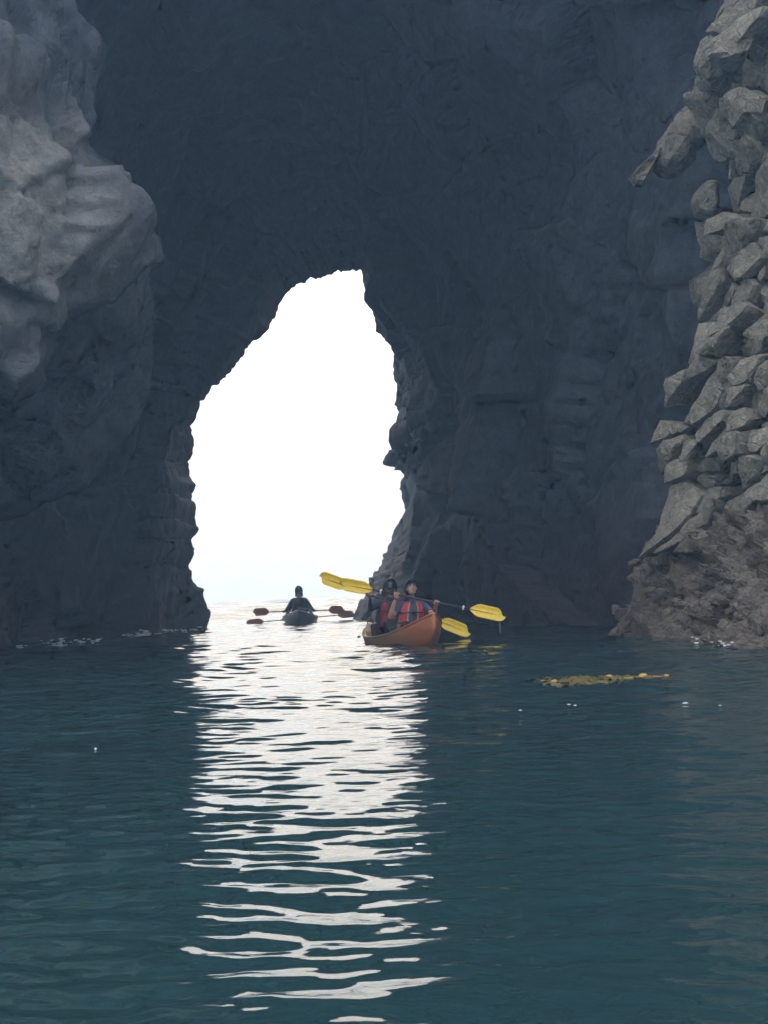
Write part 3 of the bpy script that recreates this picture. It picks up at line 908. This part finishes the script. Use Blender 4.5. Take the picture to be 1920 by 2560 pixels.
def helmet(parent, base, c, f, u, mat, strap):
    f = f.normalized(); l = u.cross(f).normalized(); u = f.cross(l).normalized()
    V, F = [], []
    nu, nv = 32, 12
    for lay, k in ((0, 1.0), (1, .93)):
        for j in range(nv + 1):
            for i in range(nu):
                an = 2 * math.pi * i / nu
                cy_, sx_ = math.cos(an), math.sin(an)
                low = .14 if cy_ > .55 else (.14 - (.55 - cy_) * .9 if cy_ > 0 else -.42)      # brim high over the brow, low at ears and nape
                low = max(low, -.42)
                z0 = math.asin(low)
                el = math.pi / 2 + (z0 - math.pi / 2) * (j / nv)
                r = math.cos(el)
                bump = 1 + .035 * math.cos(an * 2) * r + (.05 * max(0, cy_) if j == nv else 0)
                V.append(list(c + (l * (sx_ * r * .120) + f * (cy_ * r * .136 * bump) + u * (math.sin(el) * .152)) * k - base))
    q = (nv + 1) * nu
    for j in range(nv):
        for i in range(nu):
            i2 = (i + 1) % nu; a = j * nu
            F.append((a + i, a + nu + i, a + nu + i2, a + i2)); F.append((q + a + i, q + a + i2, q + a + nu + i2, q + a + nu + i))
    for i in range(nu):
        i2 = (i + 1) % nu; a = nv * nu
        F.append((a + i, q + a + i, q + a + i2, a + i2))
    h = mesh_obj('helmet', V, F, mat, parent, smooth=True)
    o = c - base
    tube('chin_strap', [o + l * .098 - u * .03, o + l * .085 - u * .09 + f * .03, o - u * .128 + f * .055, o - l * .085 - u * .09 + f * .03, o - l * .098 - u * .03], [.007] * 5, strap, h, 6)
    for s in (-1, 1):                                   # raised vent ribs
        tube('helmet_rib', [o + l * (s * .045) + f * (math.cos(a) * .130) + u * (math.sin(a) * .146) for a in (.5, .9, 1.3, 1.7, 2.1, 2.5)], [.004, .008, .008, .008, .008, .004], mat, h, 6)
    return h

def person(name, label, group, base, fwd, head_px, hands, pax, mats, lean=(0, 0), look=(0, 0, 0), vest=True, helm=True, dz=0, elbows=None, headc=None):
    """base: world point under the hips; fwd: facing; hands: (right, left) world points on the paddle"""
    up = Vector((0, 0, 1)); lf = up.cross(fwd).normalized()
    root = empty(name, base)
    def L(x, y, z): return base + fwd * x + lf * y + up * z
    lx, ly = lean
    skin, shirt, trou = mats['skin'], mats['shirt'], mats['trousers']
    slots = [skin, shirt, trou, MAT_EYE, MAT_LIP]
    sh = .57 + dz
    J = {'pelvis': (L(0, 0, .13), .145), 'waist': (L(-.02 + lx * .4, ly * .4, .28), (.15, .125)), 'chest': (L(lx * .8, ly * .8, .44 + dz), (.175, .125)),
         'collar': (L(lx, ly, sh), (.11, .085)), 'neck': (L(lx + .02, ly, sh + .085), .055), 'nape': (L(lx + .03, ly, sh + .15), .055)}
    E = [('pelvis', 'waist', 1), ('waist', 'chest', 1), ('chest', 'collar', 1), ('collar', 'neck', 1), ('neck', 'nape', 0)]
    for s, nm, hp in ((-1, 'r', hands[0]), (1, 'l', hands[1])):
        so = L(lx, ly + s * .185, sh - .025)
        ft = hp - so
        el = elbows[0 if s < 0 else 1] if elbows else None
        if el is None:
            el = (so + hp) / 2 + Vector((0, 0, -.16)) + lf * (s * .08)
        into = (hp - el).normalized()
        wr = hp - into * .085
        mid = so + (el - so) * .62
        J['sh' + nm] = (so, .068); J['sl' + nm] = (mid, .056); J['el' + nm] = (el, .044); J['fa' + nm] = (el + (wr - el) * .35, .043); J['wr' + nm] = (wr, .028)
        E += [('collar', 'sh' + nm, 1), ('sh' + nm, 'sl' + nm, 1), ('sl' + nm, 'el' + nm, mats['fore']), ('el' + nm, 'fa' + nm, mats['fore']), ('fa' + nm, 'wr' + nm, mats['fore'])]
        J['hp' + nm] = (L(.05, s * .09, .11), .095); J['kn' + nm] = (L(.42, s * .17, .26), .065); J['ca' + nm] = (L(.56, s * .15, .18), .055); J['an' + nm] = (L(.78, s * .12, .08), .04); J['to' + nm] = (L(.86, s * .13, .17), .035)
        E += [('pelvis', 'hp' + nm, 2), ('hp' + nm, 'kn' + nm, 2), ('kn' + nm, 'ca' + nm, 2), ('ca' + nm, 'an' + nm, 2), ('an' + nm, 'to' + nm, 2)]
    acc = ([], [], [])
    add(acc, *skin_mesh({k: (list(v[0]), v[1]) for k, v in J.items()}, E))
    for s, nm, hp in ((-1, 'r', hands[0]), (1, 'l', hands[1])):
        hand(acc, hp, pax * (-s), hp - J['wr' + nm][0], mats.get('hand', 0))
    hc = headc if headc else L(lx + .05, ly, sh + .235)
    hf = (fwd + lf * look[0] + up * look[1]).normalized(); hu = (up - fwd * look[1] + lf * look[2]).normalized()
    head(acc, hc, hf, hu, 0, 3, 4)
    me = bpy.data.meshes.new('body')
    me.from_pydata([list(v - base) for v in acc[0]], [], acc[1])
    for m in slots: me.materials.append(m)
    me.polygons.foreach_set('material_index', acc[2]); me.update(); me.shade_smooth()
    b = bpy.data.objects.new('body', me); COL.objects.link(b); b.parent = root
    if helm: helmet(root, base, hc + hu * .005, hf, hu, mats.get('helmet', MAT_HELMET), MAT_BLACK)
    if vest:
        vm = mats['vest']
        nu = 48
        rings = [(.17, .205, .150), (.22, .215, .158), (.32, .218, .162), (.42 + dz * .6, .214, .162), (.50 + dz, .200, .150), (.555 + dz, .165, .125), (.60 + dz, .115, .100)]
        V, F, mi = [], [], []
        for lay in (0, 1):
            for (z, a, bb) in rings:
                t = (z - .1) / .5
                for i in range(nu):
                    an = 2 * math.pi * i / nu
                    k = 1 - .11 * lay
                    puff = 1 + .03 * math.cos(an * 6) * (1 if math.cos(an) > 0 else 0)
                    p = L(lx * t, ly * t, z - .006 * lay) + fwd * (math.copysign(abs(math.cos(an)) ** .75, math.cos(an)) * bb * k * puff) + lf * (math.copysign(abs(math.sin(an)) ** .85, math.sin(an)) * a * k)
                    V.append(list(p - base))
        nr_ = len(rings); q = nr_ * nu
        for j in range(nr_ - 1):
            for i in range(nu):
                i2 = (i + 1) % nu; a = j * nu
                an = (2 * math.pi * (i + .5) / nu + math.pi) % (2 * math.pi) - math.pi
                aa = abs(an)
                if j >= 4 and 1.15 < aa < 2.0: continue          # arm holes
                m_ = 2 if aa < .26 else (1 if aa < .40 else (0 if aa < 1.0 else (1 if aa < 1.45 else 0)))
                F.append((a + i, a + i2, a + nu + i2, a + nu + i)); mi.append(m_)
                F.append((q + a + i, q + a + nu + i, q + a + nu + i2, q + a + i2)); mi.append(2)
        for a in (0, (nr_ - 1) * nu):
            for i in range(nu):
                i2 = (i + 1) % nu
                F.append((a + i, q + a + i, q + a + i2, a + i2)); mi.append(1)
        vo_ = mesh_obj('life_vest', V, F, vm, root, smooth=True)
        vo_.data.polygons.foreach_set('material_index', mi)
        for z in (.27, .43 + dz):
            t = (z - .1) / .5
            pts = [L(lx * t, ly * t, z) + fwd * (math.copysign(abs(math.cos(an)) ** .75, math.cos(an)) * .172) + lf * (math.sin(an) * .225) - base for an in [-1.5 + 3.0 * k / 12 for k in range(13)]]
            tube('strap', pts, [.010] * 13, MAT_VDARK, vo_, 6)
            o = L(lx * t, ly * t, z) + fwd * .182 - base
            pad('buckle', (.02, .055, .035), o, MAT_BLACK, vo_, (0, 0, math.atan2(fwd.y, fwd.x)), .006)
    tag(root, label, 'person', group)
    return root

def on_px(A, B, px):
    """the point of segment AB seen at photo column px"""
    best = min((i / 400.0 for i in range(401)), key=lambda t: abs(px_of(A.lerp(B, t)) - px))
    return A.lerp(B, best)
def px_of(p):
    d = p - CAMP; return 960 + FPX * d.dot(RT) / d.dot(FW)

def kpt(x, y, z): return kc + K_FWD * x + K_LEFT * y + Vector((0, 0, z))
hR, hL = on_px(pA, pB, 992), on_px(pA, pB, 1092)
fb = kpt(FRONT_X - .02, .02, .06)
person('person', 'kayaker in red and grey life vest and navy helmet, head tipped back, at the bow', 'kayakers in the orange kayak', fb, K_FWD, None, (hR, hL), fax,
       {'skin': MAT_SKIN, 'shirt': MAT_SHIRT, 'trousers': MAT_TROUSER, 'fore': 0, 'vest': [MAT_RED, MAT_VGREY, MAT_VDARK]},
       lean=(.04, .05), look=(-.10, .5, .03), elbows=(fb + K_FWD * .20 - K_LEFT * .36 + Vector((0, 0, .36)), fb + K_FWD * .22 + K_LEFT * .36 + Vector((0, 0, .38))))
rb = kpt(REAR_X - .02, .03, .06)
gR, gL = on_px(rA, rB, 925), on_px(rA, rB, 1022)
person('person', 'kayaker in navy shirt and red vest sitting behind the bow kayaker, face lowered', 'kayakers in the orange kayak', rb, K_FWD, None, (gR, gL), rax,
       {'skin': MAT_SKIN_DARK, 'shirt': MAT_NAVY, 'trousers': MAT_TROUSER, 'fore': 1, 'vest': [MAT_DRED, MAT_VDARK, MAT_NAVY]},
       lean=(.02, .0), look=(-.35, -.32, .05), dz=.03)

def fpt(x, y, z): return fc + F_FWD * x + F_LEFT * y + Vector((0, 0, z))
DM = {'skin': MAT_SKIN_DARK, 'shirt': MAT_DJACKET, 'trousers': MAT_TROUSER, 'fore': 1, 'vest': [MAT_DJACKET, MAT_VDARK, MAT_DJACKET], 'helmet': MAT_VDARK}
r1, l1 = on_px(qA, qB, 788), on_px(qA, qB, 708)
person('person', 'paddler in a dark jacket seen from behind at the stern of the distant kayak', 'paddlers in the distant kayak', fpt(REAR_X, 0, .10), F_FWD, None, (r1, l1), -upax, DM, dz=.05)
r2, l2 = on_px(lA, lB, 786), on_px(lA, lB, 706)
person('person', 'paddler almost hidden in front of the dark jacketed one in the distant kayak', 'paddlers in the distant kayak', fpt(FRONT_X, .03, .04), F_FWD, None, (r2, l2), -loax, DM, lean=(.02, -.01))

# water dripping off the raised blade
dr = P(1249, 1552, 24.7)
bm = bmesh.new()
for k in range(9):
    z = -.02 - k * .018 - rg.uniform(0, .006)
    mtx = Matrix.Translation(dr + Vector((rg.uniform(-.002, .002), 0, z))) @ Matrix.Diagonal((.0035, .0035, .011, 1))
    bmesh.ops.create_uvsphere(bm, u_segments=8, v_segments=6, radius=1, matrix=mtx)
me = bpy.data.meshes.new('water_drips'); bm.to_mesh(me); bm.free()
MAT_FOAM = plain('white_foam', (.82, .84, .84), .6, .06)
me.materials.append(MAT_FOAM); o = bpy.data.objects.new('water_drips', me); COL.objects.link(o)
tag(o, 'thin string of drops falling from the bright yellow blade', kind='stuff')

# ------------------------------------------------------------------ kelp
MAT_KELP = plain('kelp_olive', (.12, .095, .032), .4, .4, 12)
MAT_KELPF = plain('kelp_amber', (.42, .25, .08), .4)
k0, k1 = W(1352, 1712), W(1668, 1696)
kroot = empty('floating_kelp', (k0 + k1) / 2)
kx = (k1 - k0).normalized(); ky = Vector((-kx.y, kx.x, 0)); KL = (k1 - k0).length
V, F = [], []
for k in range(75):
    a = rg.gauss(.42, .2); a = min(.82, max(.06, a))
    c = kx * ((a - .5) * KL) + ky * (rg.gauss(0, .30) * (1 - abs(a - .45)))
    an = rg.gauss(0, .8); dx = kx * math.cos(an) + ky * math.sin(an); dy_ = Vector((-dx.y, dx.x, 0))
    ln, wd = rg.uniform(.12, .36), rg.uniform(.012, .042)
    n0 = len(V)
    for i in range(8):
        u = i / 7.0; w_ = wd * math.sin(math.pi * (.08 + .88 * u))
        z = .010 + .011 * math.sin(u * 9 + k) + rg.uniform(0, .012)
        for s in (-1, 0, 1):
            V.append(list(c + dx * ((u - .5) * ln) + dy_ * (s * w_) + Vector((0, 0, z + (.008 if s == 0 else rg.uniform(-.006, .012))))))
    for i in range(7):
        for s in (0, 1):
            q = n0 + i * 3 + s; F.append((q, q + 1, q + 4, q + 3))
bl = mesh_obj('kelp_blades', V, F, MAT_KELP, kroot, smooth=True); bl['kind'] = 'stuff'
for a, b, s in ((.02, .05, .5), (.08, -.08, .8), (.56, .14, .9), (.73, .2, .5), (.80, .02, 1.1), (.99, .0, .6)):
    bm = bmesh.new(); bmesh.ops.create_uvsphere(bm, u_segments=12, v_segments=8, radius=1)
    v = [Vector((q.co.x * .034 * (1 + .5 * max(0, q.co.x)), q.co.y * .024, q.co.z * .026)) * s for q in bm.verts]
    f = [[x.index for x in q.verts] for q in bm.faces]; bm.free()
    o = mesh_obj('kelp_float', [list(q) for q in v], f, MAT_KELPF, kroot, smooth=True)
    o.location = kx * ((a - .5) * KL) + ky * b + Vector((0, 0, .022)); o.rotation_euler = (0, rg.uniform(-.5, .1), rg.uniform(-.5, .5))
tube('stipe', [kx * ((a - .5) * KL) + ky * b + Vector((0, 0, .018)) for a, b in ((.05, 0), (.3, .03), (.55, 0), (.78, .02), (.86, .015), (.93, .0), (.99, 0))], [.004, .006, .007, .009, .013, .007, .005], MAT_KELPF, kroot, 7)
tag(kroot, 'raft of olive brown kelp with amber floats drifting on the water', 'kelp')

# ------------------------------------------------------------------ foam
def foam_blobs(name, spots, label):
    bm = bmesh.new()
    for (p, rx, ry, rz) in spots:
        m = Matrix.Translation(p) @ Matrix.Rotation(rg.uniform(-.4, .4), 4, 'Z') @ Matrix.Diagonal((rx, ry, rz, 1))
        r = bmesh.ops.create_icosphere(bm, subdivisions=2, radius=1, matrix=m)
        for v in r['verts']:
            v.co += Vector((rg.gauss(0, rx * .14), rg.gauss(0, ry * .14), rg.gauss(0, rz * .2)))
    me = bpy.data.meshes.new(name); bm.to_mesh(me); bm.free(); me.materials.append(MAT_FOAM)
    o = bpy.data.objects.new(name, me); COL.objects.link(o); tag(o, label, kind='stuff')
sp = []
for a, b, n in ((60, 1618, 8), (140, 1612, 30), (190, 1608, 10), (230, 1606, 12), (345, 1588, 45), (400, 1582, 15), (440, 1578, 22), (480, 1574, 14)):
    for _ in range(n):
        q = W(a + rg.gauss(0, 16), b + rg.uniform(-3, 4)); s = rg.uniform(.008, .03)
        sp.append((q + Vector((0, 0, .01 + rg.random() ** 4 * .12)), s * 2.2, s, s * rg.uniform(.3, .8)))
foam_blobs('wash_foam', sp, 'white wash breaking along the foot of the left cave wall')
sp = []
for a, b, n in ((1740, 1608, 6), (1800, 1614, 9), (1840, 1616, 12), (1865, 1610, 14), (1890, 1612, 8), (1690, 1600, 4)):
    for _ in range(n):
        q = W(a + rg.gauss(0, 10), b + rg.uniform(-3, 4)); s = rg.uniform(.006, .018)
        sp.append((q + Vector((0, 0, .02 + rg.random() ** 3 * .06)), s * 1.6, s, s * .6))
foam_blobs('shore_foam', sp, 'white flecks of foam at the foot of the right rubble slope')
sp = []
for a, b in ((1430, 1766), (1712, 1760), (1798, 1766), (1296, 1780), (232, 1876)):
    for _ in range(rg.choice((1, 1, 2))):
        q = W(a + rg.gauss(0, 5), b + rg.uniform(-1.5, 1.5)); s = rg.uniform(.0003, .0007) * q.y
        sp.append((q + Vector((0, 0, .01)), s * rg.uniform(1.6, 3.4), s * .9, .004))
foam_blobs('foam_flecks', sp, 'scattered tiny foam flecks floating on the dark water')

# ------------------------------------------------------------------ added volume in place of lens glare
bm = bmesh.new()
bmesh.ops.create_cube(bm, size=1)
me = bpy.data.meshes.new('added_haze'); bm.to_mesh(me); bm.free()
added_haze = bpy.data.objects.new('added_haze', me); COL.objects.link(added_haze)
added_haze.scale = (2700, 2700, 39); added_haze.location = (0, 0, 16.5)  # volume added in place of veiling glare in the lens
hm = bpy.data.materials.new('glare_haze'); hm.use_nodes = True
ht = hm.node_tree; ht.nodes.remove(ht.nodes['Principled BSDF'])
pv = ht.nodes.new('ShaderNodeVolumePrincipled')
pv.inputs['Color'].default_value = (.44, .68, 1.0, 1)
pv.inputs['Absorption Color'].default_value = (.5, .5, .5, 1)
pv.inputs['Density'].default_value = .0055
pv.inputs['Anisotropy'].default_value = .45
ht.links.new(pv.outputs[0], ht.nodes['Material Output'].inputs['Volume'])
me.materials.append(hm)
tag(added_haze, 'thin bluish haze added to stand in for veiling lens glare', kind='stuff')
